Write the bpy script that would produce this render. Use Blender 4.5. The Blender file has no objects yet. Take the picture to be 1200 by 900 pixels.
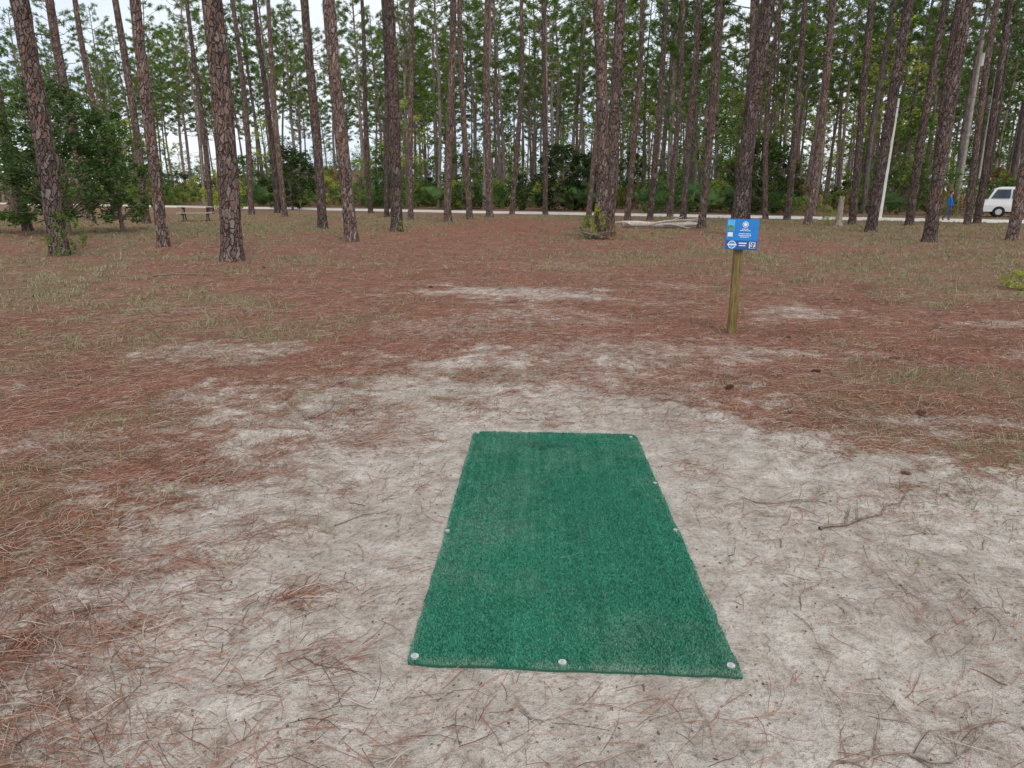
import bpy, math, numpy as np
from mathutils import Vector
rs = np.random.RandomState(7)
scene = bpy.context.scene
COL = scene.collection

# ---------------------------------------------------------------- noise
_T = np.random.RandomState(3).rand(65536)
def vnoise(x, y, seed=0):
    xi = np.floor(x).astype(np.int64); yi = np.floor(y).astype(np.int64)
    fx = x-xi; fy = y-yi
    fx = fx*fx*(3-2*fx); fy = fy*fy*(3-2*fy)
    def h(a, b): return _T[((a*73856093) ^ (b*19349663) ^ (seed*83492791)) & 65535]
    return (h(xi, yi)*(1-fx)+h(xi+1, yi)*fx)*(1-fy)+(h(xi, yi+1)*(1-fx)+h(xi+1, yi+1)*fx)*fy
def fbm(x, y, f, o=4, seed=0):
    s = 0; a = .5; t = 0
    for i in range(o):
        s = s+a*vnoise(x*f+i*17.3, y*f-i*9.1, seed+i); t += a; a *= .5; f *= 2.03
    return s/t
def sstep(a, b, x):
    t = np.clip((x-a)/(b-a), 0, 1); return t*t*(3-2*t)

# ---------------------------------------------------------------- mesh builder
class MB:
    def __init__(s): s.V=[]; s.F=[]; s.C=[]; s.M=[]; s.S=[]; s.n=0
    def add(s, V, F, col=(1,1,1), mat=0, smooth=False):
        V=np.asarray(V,float); F=np.asarray(F,np.int64)
        c=np.asarray(col,float)
        if c.ndim==1: c=np.tile(c,(len(V),1))
        s.V.append(V); s.C.append(c); s.F.append(F+s.n); s.M.append(np.full(len(F),mat)); s.S.append(np.full(len(F),smooth)); s.n+=len(V)
    def mesh(s, name, mats):
        me=bpy.data.meshes.new(name)
        V=np.concatenate(s.V); C=np.concatenate(s.C)
        me.vertices.add(len(V)); me.vertices.foreach_set('co',V.astype(np.float32).ravel())
        loops=np.concatenate([f.ravel() for f in s.F])
        tot=np.concatenate([np.full(len(f),f.shape[1]) for f in s.F])
        st=np.concatenate([[0],np.cumsum(tot)[:-1]])
        me.loops.add(len(loops)); me.loops.foreach_set('vertex_index',loops.astype(np.int32))
        me.polygons.add(len(tot)); me.polygons.foreach_set('loop_start',st.astype(np.int32))
        me.polygons.foreach_set('material_index',np.concatenate(s.M).astype(np.int32))
        me.update(calc_edges=True)
        me.polygons.foreach_set('use_smooth',np.concatenate(s.S).astype(bool))
        a=me.attributes.new('col','FLOAT_COLOR','POINT')
        a.data.foreach_set('color',np.c_[C,np.ones(len(C))].astype(np.float32).ravel())
        for m in mats: me.materials.append(m)
        me.update()
        return me
def obj(name, me, loc=(0,0,0), rot=(0,0,0), scale=1, parent=None):
    o=bpy.data.objects.new(name, me); o.location=loc; o.rotation_euler=rot
    o.scale=(scale,)*3 if np.isscalar(scale) else scale
    COL.objects.link(o)
    if parent: o.parent=parent
    return o
def tube(path, rad, sides=8, cap=True, wob=0, seed=0):
    P=np.asarray(path,float); n=len(P); R=np.broadcast_to(np.asarray(rad,float),(n,))
    t=np.gradient(P,axis=0); t/=np.linalg.norm(t,axis=1)[:,None]+1e-9
    ref=np.array([1.,0,0]) if abs(t[:,0]).mean()<.7 else np.array([0,0,1.])
    a=np.cross(t,ref); a/=np.linalg.norm(a,axis=1)[:,None]+1e-9
    b=np.cross(t,a)
    th=np.linspace(0,2*np.pi,sides,endpoint=False)
    rr=R[:,None]*np.ones((1,sides))
    if wob: rr=rr*(1+wob*(np.random.RandomState(seed).rand(n,sides)-.5))
    V=P[:,None]+rr[...,None]*(a[:,None]*np.cos(th)[None,:,None]+b[:,None]*np.sin(th)[None,:,None])
    V=V.reshape(-1,3)
    i=np.arange(n-1)[:,None]*sides; j=np.arange(sides)[None]
    j2=(j+1)%sides
    F=np.stack([i+j,i+j2,i+sides+j2,i+sides+j],-1).reshape(-1,4)
    return V,F
def disc(c,r,n=20,axis='y',inner=0):
    th=np.linspace(0,2*np.pi,n,endpoint=False)
    u=np.cos(th); v=np.sin(th)
    def mk(q):
        if axis=='y': return np.c_[c[0]+q*u, np.full(n,c[1]), c[2]+q*v]
        if axis=='x': return np.c_[np.full(n,c[0]), c[1]+q*u, c[2]+q*v]
        return np.c_[c[0]+q*u,c[1]+q*v,np.full(n,c[2])]
    if inner:
        V=np.r_[mk(r),mk(inner)]; j=np.arange(n); k=(j+1)%n
        return V,np.c_[j,k,n+k,n+j]
    return mk(r),np.arange(n)[None]

# ---------------------------------------------------------------- materials
def newmat(name, rough=.85, spec=.2):
    m=bpy.data.materials.new(name); m.use_nodes=True
    nt=m.node_tree; p=nt.nodes['Principled BSDF']
    p.inputs['Roughness'].default_value=rough
    p.inputs['Specular IOR Level'].default_value=spec
    return m,nt,p
def N(nt,t,**k):
    n=nt.nodes.new(t)
    for a,b in k.items():
        if a in n.inputs: n.inputs[a].default_value=b
        else: setattr(n,a,b)
    return n
def ramp(nt,fac,stops):
    r=nt.nodes.new('ShaderNodeValToRGB'); e=r.color_ramp.elements
    while len(e)<len(stops): e.new(.5)
    for i,(p,c) in enumerate(stops):
        e[i].position=p; e[i].color=(c[0],c[1],c[2],1) if not np.isscalar(c) else (c,c,c,1)
    nt.links.new(fac,r.inputs[0]); return r.outputs[0]
def mix(nt,f,a,b,mode='MIX'):
    n=nt.nodes.new('ShaderNodeMix'); n.data_type='RGBA'; n.blend_type=mode
    for s,v in ((n.inputs[0],f),(n.inputs[6],a),(n.inputs[7],b)):
        if isinstance(v,bpy.types.NodeSocket): nt.links.new(v,s)
        elif np.isscalar(v): s.default_value=v
        else: s.default_value=(v[0],v[1],v[2],1)
    return n.outputs[2]
def noise(nt,vec,scale,detail=4,rough=.55,dist=0):
    n=nt.nodes.new('ShaderNodeTexNoise'); n.inputs['Scale'].default_value=scale
    n.inputs['Detail'].default_value=detail; n.inputs['Roughness'].default_value=rough; n.inputs['Distortion'].default_value=dist
    nt.links.new(vec,n.inputs['Vector']); return n.outputs[0]
def mapping(nt,vec,sc=(1,1,1),rot=(0,0,0)):
    m=nt.nodes.new('ShaderNodeMapping'); m.inputs['Scale'].default_value=sc; m.inputs['Rotation'].default_value=rot
    nt.links.new(vec,m.inputs['Vector']); return m.outputs[0]
def mth(nt,op,a,b=0.0):
    n=nt.nodes.new('ShaderNodeMath'); n.operation=op
    for s,v in ((n.inputs[0],a),(n.inputs[1],b)):
        if isinstance(v,bpy.types.NodeSocket): nt.links.new(v,s)
        else: s.default_value=v
    return n.outputs[0]
def bump(nt,p,h,strength=.5,dist=.02):
    b=nt.nodes.new('ShaderNodeBump'); b.inputs['Strength'].default_value=strength; b.inputs['Distance'].default_value=dist
    nt.links.new(h,b.inputs['Height']); nt.links.new(b.outputs[0],p.inputs['Normal'])
def ocoord(nt): return nt.nodes.new('ShaderNodeTexCoord').outputs['Object']
def simple(name,c,rough=.8,spec=.2,var=.25,sc=8,metal=0):
    m,nt,p=newmat(name,rough,spec); v=ocoord(nt)
    n=noise(nt,v,sc,3)
    o=ramp(nt,n,[(.3,tuple(x*(1-var) for x in c)),(.7,tuple(min(1,x*(1+var)) for x in c))])
    nt.links.new(o,p.inputs['Base Color']); p.inputs['Metallic'].default_value=metal
    return m
def vcol(name,rough=.8,spec=.15,trans=0,objvar=0):
    m,nt,p=newmat(name,rough,spec)
    a=nt.nodes.new('ShaderNodeAttribute'); a.attribute_name='col'; c=a.outputs['Color']
    if objvar:
        oi=nt.nodes.new('ShaderNodeObjectInfo')
        t=ramp(nt,oi.outputs['Random'],[(0,(1-objvar,1-objvar*.8,1-objvar*.6)),(.4,(1,1,1)),(.75,(1+objvar*.8,1+objvar*.5,.9)),(1,(.95,1+objvar*.3,1.))])
        c=mix(nt,1.0,c,t,'MULTIPLY')
    if trans:
        df=nt.nodes.new('ShaderNodeBsdfDiffuse'); nt.links.new(c,df.inputs[0])
        tr=nt.nodes.new('ShaderNodeBsdfTranslucent'); nt.links.new(c,tr.inputs[0])
        ms=nt.nodes.new('ShaderNodeMixShader'); ms.inputs[0].default_value=trans
        nt.links.new(df.outputs[0],ms.inputs[1]); nt.links.new(tr.outputs[0],ms.inputs[2])
        nt.links.new(ms.outputs[0],nt.nodes['Material Output'].inputs[0])
        nt.nodes.remove(p)
    else: nt.links.new(c,p.inputs['Base Color'])
    return m

# bark
bark,nt,p=newmat('pine_bark',.95,.1)
v=ocoord(nt)
oi=nt.nodes.new('ShaderNodeObjectInfo')
vv=mapping(nt,v,(1,1,.36))
w=noise(nt,v,5,1)
wv=nt.nodes.new('ShaderNodeVectorMath'); wv.operation='MULTIPLY_ADD'
nt.links.new(w,wv.inputs[0]); wv.inputs[1].default_value=(.16,.16,.16); nt.links.new(vv,wv.inputs[2])
vo=N(nt,'ShaderNodeTexVoronoi',feature='DISTANCE_TO_EDGE'); vo.inputs['Scale'].default_value=13; nt.links.new(wv.outputs[0],vo.inputs['Vector'])
vc=N(nt,'ShaderNodeTexVoronoi'); vc.inputs['Scale'].default_value=13; nt.links.new(wv.outputs[0],vc.inputs['Vector'])
sepc=nt.nodes.new('ShaderNodeSeparateColor'); nt.links.new(vc.outputs['Color'],sepc.inputs[0])
plate=ramp(nt,sepc.outputs[0],[(0,(.145,.11,.10)),(.35,(.22,.175,.155)),(.6,(.27,.175,.135)),(.8,(.28,.235,.21)),(1,(.35,.31,.285))])
fn=noise(nt,v,45,3,.65)
plate=mix(nt,.8,plate,ramp(nt,fn,[(.3,.4),(.7,1.35)]),'MULTIPLY')
crk=ramp(nt,vo.outputs['Distance'],[(.0,0.),(.10,1.)])
col=mix(nt,crk,(.045,.034,.03),plate)
big=noise(nt,v,.7,2)
col=mix(nt,.7,col,ramp(nt,big,[(.3,(.70,.70,.72)),(.7,(1.25,1.14,1.07))]),'MULTIPLY')
ov=ramp(nt,oi.outputs['Random'],[(0,(.68,.68,.70)),(.5,(.95,.91,.90)),(1,(1.22,1.15,1.12))])
col=mix(nt,1.,col,ov,'MULTIPLY')
nt.links.new(col,p.inputs['Base Color'])
bump(nt,p,mth(nt,'ADD',crk,mth(nt,'MULTIPLY',fn,.6)),1.,.035)
bark2,nt,p=newmat('pine_bark_far',.95,.1); v=ocoord(nt); oi=nt.nodes.new('ShaderNodeObjectInfo')
c=ramp(nt,noise(nt,mapping(nt,v,(1,1,.3)),9,3,.7),[(.3,(.06,.048,.043)),(.48,(.21,.165,.148)),(.7,(.35,.29,.26))])
c=mix(nt,1.,c,ramp(nt,oi.outputs['Random'],[(0,(.6,.6,.62)),(.5,(.9,.87,.86)),(1,(1.25,1.18,1.12))]),'MULTIPLY')
nt.links.new(c,p.inputs['Base Color'])

needlemat=vcol('pine_foliage',.6,.25,.4,.25)
leafmat=vcol('leaf_foliage',.55,.3,.4,.35)
littermat=vcol('litter',.8,.15)
grassmat=vcol('grass_blades',.7,.2)
twigmat=simple('weathered_wood',(.24,.18,.145),.9,.1,.5,30)

# ---------------------------------------------------------------- ground functions
MC=np.array([[-.389,2.29],[.832,2.21],[.887,4.86],[-.278,4.92]])
def matuv(x,y):
    cx,cy=.263,3.57; a=math.radians(-2.4)
    dx=x-cx; dy=y-cy
    return dx*math.cos(a)+dy*math.sin(a), -dx*math.sin(a)+dy*math.cos(a)
def matdist(x,y):
    u,v=matuv(x,y)
    return np.maximum(np.abs(u)-.61,np.abs(v)-1.33)
PATCH=[(0.2,12.2,1.9,1.4,.62),(-3.1,7.6,1.0,.6,.5),(4.4,10.2,1.4,.9,.55),(1.6,7.6,1.9,.9,.55),(3.9,5.2,1.3,.5,.45),(-0.6,9.0,1.4,.9,.4),
       (6.5,9.3,.9,.4,.5),(-4.5,6.2,.7,.35,.35),(-3.4,4.6,.6,.6,.4),(3.1,13.,.9,.8,.35),(1.0,16.5,1.4,1.3,.3),(-5,10.4,1.3,.4,.35),(8,6.5,1.2,.4,.4),(-2.8,2.6,.6,.5,.35),(2.3,11.,.8,.5,.4),(5.5,7.4,.6,.3,.4),(-2.6,5.9,.7,.5,.5),(.3,9.8,1.8,1.2,.4)]
def sandf(x,y):
    n=fbm(x,y,.8,5,11)-.5; n2=fbm(x,y*1.2,3.2,4,21)-.5; n3=fbm(x,y,9,3,25)-.5
    lh=2.15+.75*sstep(2,5,y); rh=2.0+1.9*sstep(5.4,2.9,y)
    dx=np.where(x<.4,(x-.4)/lh,(x-.4)/rh)
    dy=np.where(y>3,(y-3)/4.2,(y-3)/7.)
    r=np.sqrt(dx**2+dy**2)+n*.7+n2*.65+n3*.4
    m=sstep(1.38,.55,r)
    for (a,b,c,d,s) in PATCH:
        g=np.exp(-(((x-a)/c)**2+((y-b)/d)**2))
        m=np.maximum(m,s*sstep(.1,1.05,g*1.05+n*.9+n2*1.3+n3*.7))
    return np.clip(m,0,1)
def grassf(x,y):
    n=fbm(x,y,.22,4,31); n2=fbm(x,y,1.1,4,41)
    g=sstep(.42,.68,n*.55+n2*.45+.09*sstep(3,12,np.abs(x-.5))+.08*sstep(12,34,y))
    path=np.exp(-((x+.8)/2.8)**2)*sstep(8,13,y)*sstep(60,30,y)
    return np.clip(g*(1-path*.9),0,1)
def roadd(x,y):
    return ((y-56)+.571*x)/math.sqrt(1+.571**2)
def gz(x,y):
    s=sandf(x,y)
    z=.05*(fbm(x,y,.5,2,51)-.5)+ (.04*(fbm(x,y,2.6,3,61)-.5)+.034*(fbm(x,y,7.5,3,71)-.5))*(.45+.85*s)
    fp=fbm(x,y,4.2,2,78); z=z-.018*s*sstep(.62,.74,fp)
    near=sstep(.0,.5,matdist(x,y))
    z=z*near - .004*(1-near)
    md=matdist(x,y)
    z=z+.016*np.exp(-((md-.05)/.05)**2)*fbm(x,y,3,2,81)
    far=sstep(-1.,1.,4.2-np.abs(roadd(x,y)))
    return z*(1-far)

# ---------------------------------------------------------------- ground sheet
def sg(lo,hi,c,a,n):
    u=np.linspace(np.arcsinh((lo-c)/a),np.arcsinh((hi-c)/a),n); return c+a*np.sinh(u)
xs=sg(-450,450,.3,2.8,740); ys=sg(-60,700,3.2,2.4,680)
X,Y=np.meshgrid(xs,ys); Xf=X.ravel(); Yf=Y.ravel()
Z=gz(Xf,Yf)
nx=len(xs); ny=len(ys)
i=np.arange(ny-1)[:,None]*nx; j=np.arange(nx-1)[None]
F=np.stack([i+j,i+j+1,i+nx+j+1,i+nx+j],-1).reshape(-1,4)
gm,nt,p=newmat('ground_soil',.95,.05)
v=ocoord(nt)
aS=N(nt,'ShaderNodeAttribute'); aS.attribute_name='sand'; aG=N(nt,'ShaderNodeAttribute'); aG.attribute_name='grassy'
n_f=noise(nt,v,38,4,.75); n_m=noise(nt,v,7,5,.68); n_b=noise(nt,v,1.3,3,.6)
fib1=noise(nt,mapping(nt,v,(12,110,20),(0,0,.5)),1,2,.6,.6)
fib2=noise(nt,mapping(nt,v,(110,14,20),(0,0,.9)),1,2,.6,.6)
fibs=mix(nt,.5,fib1,fib2)
sandc=ramp(nt,n_m,[(.25,(.37,.31,.255)),(.45,(.56,.49,.42)),(.62,(.71,.64,.56)),(.8,(.80,.74,.66))])
sandc=mix(nt,.85,sandc,ramp(nt,n_f,[(.28,(.42,.385,.35)),(.47,(.93,.92,.91)),(.75,(1.14,1.13,1.12))]),'MULTIPLY')
sandc=mix(nt,.6,sandc,ramp(nt,n_b,[(.35,(.76,.73,.70)),(.6,(1.08,1.07,1.06))]),'MULTIPLY')
sandc=mix(nt,ramp(nt,fibs,[(.60,0.),(.68,.5)]),sandc,(.24,.155,.12))
ned=ramp(nt,fibs,[(.3,(.06,.03,.021)),(.43,(.185,.08,.052)),(.54,(.31,.14,.092)),(.70,(.47,.30,.215))])
ned=mix(nt,.8,ned,ramp(nt,n_b,[(.3,(.70,.68,.68)),(.7,(1.25,1.15,1.1))]),'MULTIPLY')
ned=mix(nt,ramp(nt,n_f,[(.52,0.),(.67,.6)]),ned,(.42,.32,.25))
grc=ramp(nt,n_f,[(.32,(.065,.058,.03)),(.48,(.20,.16,.088)),(.66,(.38,.33,.205))])
gmask=mth(nt,'MULTIPLY',aG.outputs['Fac'],ramp(nt,n_m,[(.38,.15),(.60,.85)]))
base=mix(nt,gmask,ned,grc)
sm=mth(nt,'ADD',aS.outputs['Fac'],mth(nt,'MULTIPLY',mth(nt,'SUBTRACT',mix(nt,.5,n_f,n_m),.5),2.2))
sm=ramp(nt,sm,[(.22,0.),(.80,1.)])
base=mix(nt,sm,base,sandc)
nt.links.new(base,p.inputs['Base Color'])
bump(nt,p,mth(nt,'ADD',mth(nt,'MULTIPLY',n_m,1.6),n_f),1.,.036)
g=MB(); g.add(np.c_[Xf,Yf,Z],F,(1,1,1),0,True); gme=g.mesh('ground',[gm])
for nm,val in (('sand',sandf(Xf,Yf)),('grassy',grassf(Xf,Yf))):
    a=gme.attributes.new(nm,'FLOAT','POINT'); a.data.foreach_set('value',val.astype(np.float32))
obj('ground',gme)

# ---------------------------------------------------------------- road
rm=simple('sandy_road_surface',(.62,.57,.51),.95,.05,.18,1.5)
g=MB()
tx=np.linspace(-260,140,240); ty=56-.571*tx
nrm=np.array([.571,1])/math.hypot(.571,1)
L=2.6+.35*(fbm(tx,ty,.25,3,5)-.5); R_=2.6+.35*(fbm(tx,ty,.25,3,6)-.5)
V=np.r_[np.c_[tx-nrm[0]*L,ty-nrm[1]*L,np.full(240,.004)],np.c_[tx,ty,np.full(240,.03)],np.c_[tx+nrm[0]*R_,ty+nrm[1]*R_,np.full(240,.004)]]
k=np.arange(239); F=np.r_[np.c_[k,k+1,240+k+1,240+k],np.c_[240+k,240+k+1,480+k+1,480+k]]
g.add(V,F,smooth=True); obj('dirt_road',g.mesh('dirt_road',[rm]))

# ---------------------------------------------------------------- tee mat
def bil(u,v):
    u=u[:,None]; v=v[:,None]
    return (MC[0]*(1-u)+MC[1]*u)*(1-v)+(MC[3]*(1-u)+MC[2]*u)*v
nu,nv=60,130
U,Vv=np.meshgrid(np.linspace(0,1,nu),np.linspace(0,1,nv)); uf=U.ravel(); vf=Vv.ravel()
def edgefix(uf,vf):
    P=bil(uf,vf)
    P[:,0]+=.012*(fbm(P[:,0]*0+vf*30,vf*0+np.round(uf),1,3,3)-.5)*(np.abs(uf-.5)*2)**4
    P[:,1]+=.020*(fbm(uf*9,np.round(vf),1,3,4)-.5)*(np.abs(vf-.5)*2)**6
    du=np.abs(uf-.5)*2
    cut=np.clip((du-.9)/.1,0,1)**2*sstep(.95,1,vf)
    P[:,1]-=.05*cut
    return P
P=edgefix(uf,vf)
def matz(P): return .008+.008*(fbm(P[:,0],P[:,1],2.5,2,77)-.5)
z=matz(P)
def matcol(P,uf,vf,r):
    st=fbm(uf*80,vf*2.5,1,3,91); lg=fbm(P[:,0],P[:,1],1.6,4,92); fi=fbm(P[:,0],P[:,1],14,3,93)
    b=.80+.30*st+.22*(lg-.5)+.25*(fi-.5)+.55*(r-.5)
    c=np.array([.046,.262,.168])*b[:,None]
    c[:,0]+=.02*r
    edge=np.maximum(np.abs(uf-.5)*2,np.abs(vf-.5)*2)
    d=sstep(.50,.85,.6*fbm(P[:,0],P[:,1],2.1,3,94)+.15*st+.3*fbm(P[:,0],P[:,1],22,2,95))
    d=np.clip(d*.22+.35*sstep(.95,1.,edge)*sstep(.35,.65,fbm(P[:,0],P[:,1],8,3,97)),0,.6)[:,None]
    sc=np.exp(-(((uf-.42)/.16)**2+((vf-.88)/.07)**2))*sstep(.38,.65,fbm(P[:,0],P[:,1],9,3,96))
    c=c*(1-.4*sc[:,None])
    return c*(1-d)+np.array([.36,.42,.34])*d
g=MB()
k=(np.arange(nv-1)[:,None]*nu+np.arange(nu-1)[None]).ravel()
g.add(np.c_[P,z],np.c_[k,k+1,k+nu+1,k+nu],matcol(P,uf,vf,np.full(len(uf),.35))*.75,0,True)
rim=[ (0,j) for j in range(nu)]+[(i,nu-1) for i in range(1,nv)]+[(nv-1,j) for j in range(nu-2,-1,-1)]+[(i,0) for i in range(nv-2,0,-1)]
idx=np.array([i*nu+j for i,j in rim]); m=len(idx)
top=np.c_[P[idx],z[idx]]; bot=top.copy(); bot[:,2]=-.02
q=np.arange(m); q2=(q+1)%m
g.add(np.r_[top,bot],np.c_[q,m+q,m+q2,q2],(.03,.12,.08))
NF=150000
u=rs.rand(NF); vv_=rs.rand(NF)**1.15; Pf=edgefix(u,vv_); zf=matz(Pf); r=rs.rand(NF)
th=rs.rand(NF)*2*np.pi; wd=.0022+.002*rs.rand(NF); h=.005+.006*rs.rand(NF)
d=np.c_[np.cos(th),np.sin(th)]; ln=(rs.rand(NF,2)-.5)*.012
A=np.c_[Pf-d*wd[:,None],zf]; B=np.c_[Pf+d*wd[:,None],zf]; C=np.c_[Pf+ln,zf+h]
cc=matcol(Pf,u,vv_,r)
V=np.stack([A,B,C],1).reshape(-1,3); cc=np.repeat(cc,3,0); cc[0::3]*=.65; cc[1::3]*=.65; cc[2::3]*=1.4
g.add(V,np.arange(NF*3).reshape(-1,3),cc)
turf=vcol('artificial_turf',.8,.12)
tee=obj('tee_mat',g.mesh('tee_mat',[turf]))
pinm=simple('washer_metal',(.55,.56,.54),.5,.5,.3,60,.3)
for (a,b) in [(.02,.012),(.47,.012),(.975,.02),(.012,.40),(.985,.43),(.985,.66),(.03,.985),(.96,.97)]:
    q=bil(np.array([a]),np.array([b]))[0]; g=MB(); rr=.016 if b<.1 else .011
    V1,F1=tube([(0,0,.006),(0,0,.0185)],[rr,rr*.95],16); g.add(V1,F1)
    V1,F1=disc((0,0,.0185),rr*.95,16,'z',rr*.4); g.add(V1,F1)
    V1,F1=tube([(0,0,.015),(0,0,.022),(0,0,.023)],[rr*.45,rr*.4,.0005],8); g.add(V1,F1)
    obj('washer',g.mesh('washer',[pinm]),(q[0],q[1],.0),parent=tee)

# ---------------------------------------------------------------- needle litter
CL=[(-1.45,2.35,.28,350),(-1.75,2.0,.25,600),(-1.75,3.0,.35,520),(-1.3,3.4,.25,180),(-1.0,4.9,.3,450),(-1.25,5.3,.35,600),(-.65,2.75,.3,90),(1.3,5.2,.3,220),(1.35,3.5,.3,100),(1.75,2.75,.3,110),
    (2.1,3.7,.35,220),(-.2,2.0,.25,70),(-.6,1.8,.25,80),(1.55,1.9,.35,90),(.2,5.5,.5,300),(2.5,2.6,.4,180),(-1.9,4.2,.35,600),(-1.05,1.75,.35,260),(.95,6.1,.5,420),(2.4,5.2,.5,600),(-1.9,2.5,.3,500),(1.15,4.2,.15,70),(.4,1.95,.35,70),(-.9,3.9,.25,120),(-.75,2.3,.12,90),(-.95,2.75,.10,150)]
ND=250000
dist=1.2+(27-1.2)*rs.rand(ND)**1.08
hw=.80*dist+1.5
nx_=(rs.rand(ND)*2-1)*hw; ny_=dist
s=sandf(nx_,ny_); gr=grassf(nx_,ny_)
clump=fbm(nx_,ny_,1.6,4,131)
keep=rs.rand(ND)<np.clip((1-.955*sstep(.15,.9,s))*(1-.45*gr)*(.35+1.4*sstep(.35,.65,clump)),0,1)
keep&=matdist(nx_,ny_)>.04
nx_=nx_[keep]; ny_=ny_[keep]
ex=[];ey=[]
for (a,b,rr,n) in CL:
    ex.append(a+rs.randn(n)*rr*.8); ey.append(b+rs.randn(n)*rr*.55)
n=3200; ex.append(.4+(rs.rand(n)*2-1)*3.2); ey.append(1.2+rs.rand(n)*6)
ex=np.concatenate(ex); ey=np.concatenate(ey); kk=matdist(ex,ey)>.03; ex=ex[kk]; ey=ey[kk]
nx_=np.r_[nx_,ex]; ny_=np.r_[ny_,ey]; n=len(nx_)
g=MB()
def needles(px,py,z0):
    n=len(px)
    ang=np.where(rs.rand(n)<.4,.6+rs.randn(n)*.5,rs.rand(n)*np.pi*2)+2.2*(fbm(px,py,1.1,2,141)-.5)*2
    ln=(.06+.15*rs.rand(n)); wd=(.0007+.0006*rs.rand(n))*np.clip(py/5.5,1,5)
    bend=rs.randn(n)*.24
    d0=np.c_[np.cos(ang),np.sin(ang)]; d1=np.c_[np.cos(ang+bend),np.sin(ang+bend)]; d2=np.c_[np.cos(ang+2*bend),np.sin(ang+2*bend)]
    p0=np.c_[px,py]; p1=p0+d0*ln[:,None]*.36; p2=p1+d1*ln[:,None]*.34; p3=p2+d2*ln[:,None]*.3
    up=np.abs(rs.randn(n))*.009
    o=lambda d,w:np.c_[-d[:,1],d[:,0]]*w[:,None]
    def zz(p,e): return z0(p[:,0],p[:,1])+.002+e
    L=[]
    for pp,dd,w_,e in ((p0,d0,wd,up*.3),(p1,d0,wd,up),(p2,d1,wd*.9,up*1.1),(p3,d2,wd*.4,up*.2+.002*rs.rand(n))):
        z_=zz(pp,e); q=o(dd,w_)
        L.append(np.c_[pp-q,z_]); L.append(np.c_[pp+q,z_+.001])
    V=np.stack(L,1).reshape(-1,3)
    b=np.arange(n)[:,None]*8
    F=np.concatenate([b+np.array([[0,1,3,2]]),b+np.array([[2,3,5,4]]),b+np.array([[4,5,7,6]])])
    t=rs.rand(n)[:,None]
    c=np.array([.20,.082,.053])*(1-t)+np.array([.42,.225,.15])*t
    old=(rs.rand(n)<.25)[:,None]; c=np.where(old,np.array([.42,.34,.275])*(.7+.6*t),c)
    dk=(rs.rand(n)<.18)[:,None]; c=np.where(dk,c*.38,c)
    return V,F,np.repeat(c,8,0)
V,F,c=needles(nx_,ny_,gz); g.add(V,F,c)
u=rs.rand(14); w=rs.rand(14)*.5; q=bil(u,w)
V,F,c=needles(q[:,0],q[:,1],lambda a,b:a*0+.016)
V=V.reshape(-1,8,3); cen=V.mean(1,keepdims=True); V=(cen+(V-cen)*.55).reshape(-1,3); g.add(V,F,c*.7)
n=20000; fx=(rs.rand(n)*2-1); fy=1.2+9*rs.rand(n); fx=fx*(.8*fy+1.2)
kk=matdist(fx,fy)>.02; fx=fx[kk]; fy=fy[kk]; n=len(fx); z0=gz(fx,fy); th=rs.rand(n)*6.28; a=(.002+.008*rs.rand(n)**3)*np.clip(fy/4,1,3); b=a*(.3+.5*rs.rand(n))
d1=np.c_[np.cos(th),np.sin(th),rs.randn(n)*.3]*a[:,None]; d2=np.c_[-np.sin(th),np.cos(th),rs.randn(n)*.3]*b[:,None]; c0=np.c_[fx,fy,z0+.003]
V=np.stack([c0-d1,c0+d2,c0+d1,c0-d2],1).reshape(-1,3); t=rs.rand(n)[:,None]
c=np.array([.08,.05,.038])*(1-t)+np.array([.34,.22,.16])*t
g.add(V,np.arange(n*4).reshape(-1,4),np.repeat(c,4,0))
obj('pine_needle_litter',g.mesh('pine_needle_litter',[littermat]))

# ---------------------------------------------------------------- grass
NG=56000
dist=3+(52-3)*rs.rand(NG)**1.05; gx=(rs.rand(NG)*2-1)*(.8*dist+1.5); gy=dist
s=sandf(gx,gy); gf=grassf(gx,gy); tn=fbm(gx,gy,2.7,3,151)
keep=(rs.rand(NG)<(.12+.9*gf)*sstep(.40,.62,tn)*(1-.93*s))&(matdist(gx,gy)>.15)&(np.abs(roadd(gx,gy))>2.6)
gx=gx[keep]; gy=gy[keep]; per=7
gx=np.repeat(gx,per)+rs.randn(len(gx)*per)*.03; gy=np.repeat(gy,per)+rs.randn(len(gy)*per)*.03
n=len(gx); th=rs.rand(n)*6.283; hh=(.03+.08*rs.rand(n)**1.6); wd=(.0012+.001*rs.rand(n))*np.clip(gy/5,1,6)
ln=(rs.randn(n,2))*hh[:,None]*.75; z0=gz(gx,gy)
d=np.c_[np.cos(th),np.sin(th)]*wd[:,None]; b0=np.c_[gx,gy]
V=np.stack([np.c_[b0-d,z0-.003],np.c_[b0+d,z0-.003],np.c_[b0+ln*.4+d*.7,z0+hh*.65],np.c_[b0+ln*.4-d*.7,z0+hh*.65],np.c_[b0+ln,z0+hh]],1).reshape(-1,3)
b=np.arange(n)[:,None]*5; t=rs.rand(n)[:,None]
c=np.array([.13,.17,.05])*(1-t)+np.array([.40,.36,.22])*t
c=np.repeat(c,5,0)
g=MB(); g.add(V,b+np.array([[0,1,2,3]]),c)
g.F.append((b+np.array([[3,2,4]]))); g.M.append(np.zeros(n)); g.S.append(np.zeros(n,bool))
obj('grass',g.mesh('grass',[grassmat]))

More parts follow.
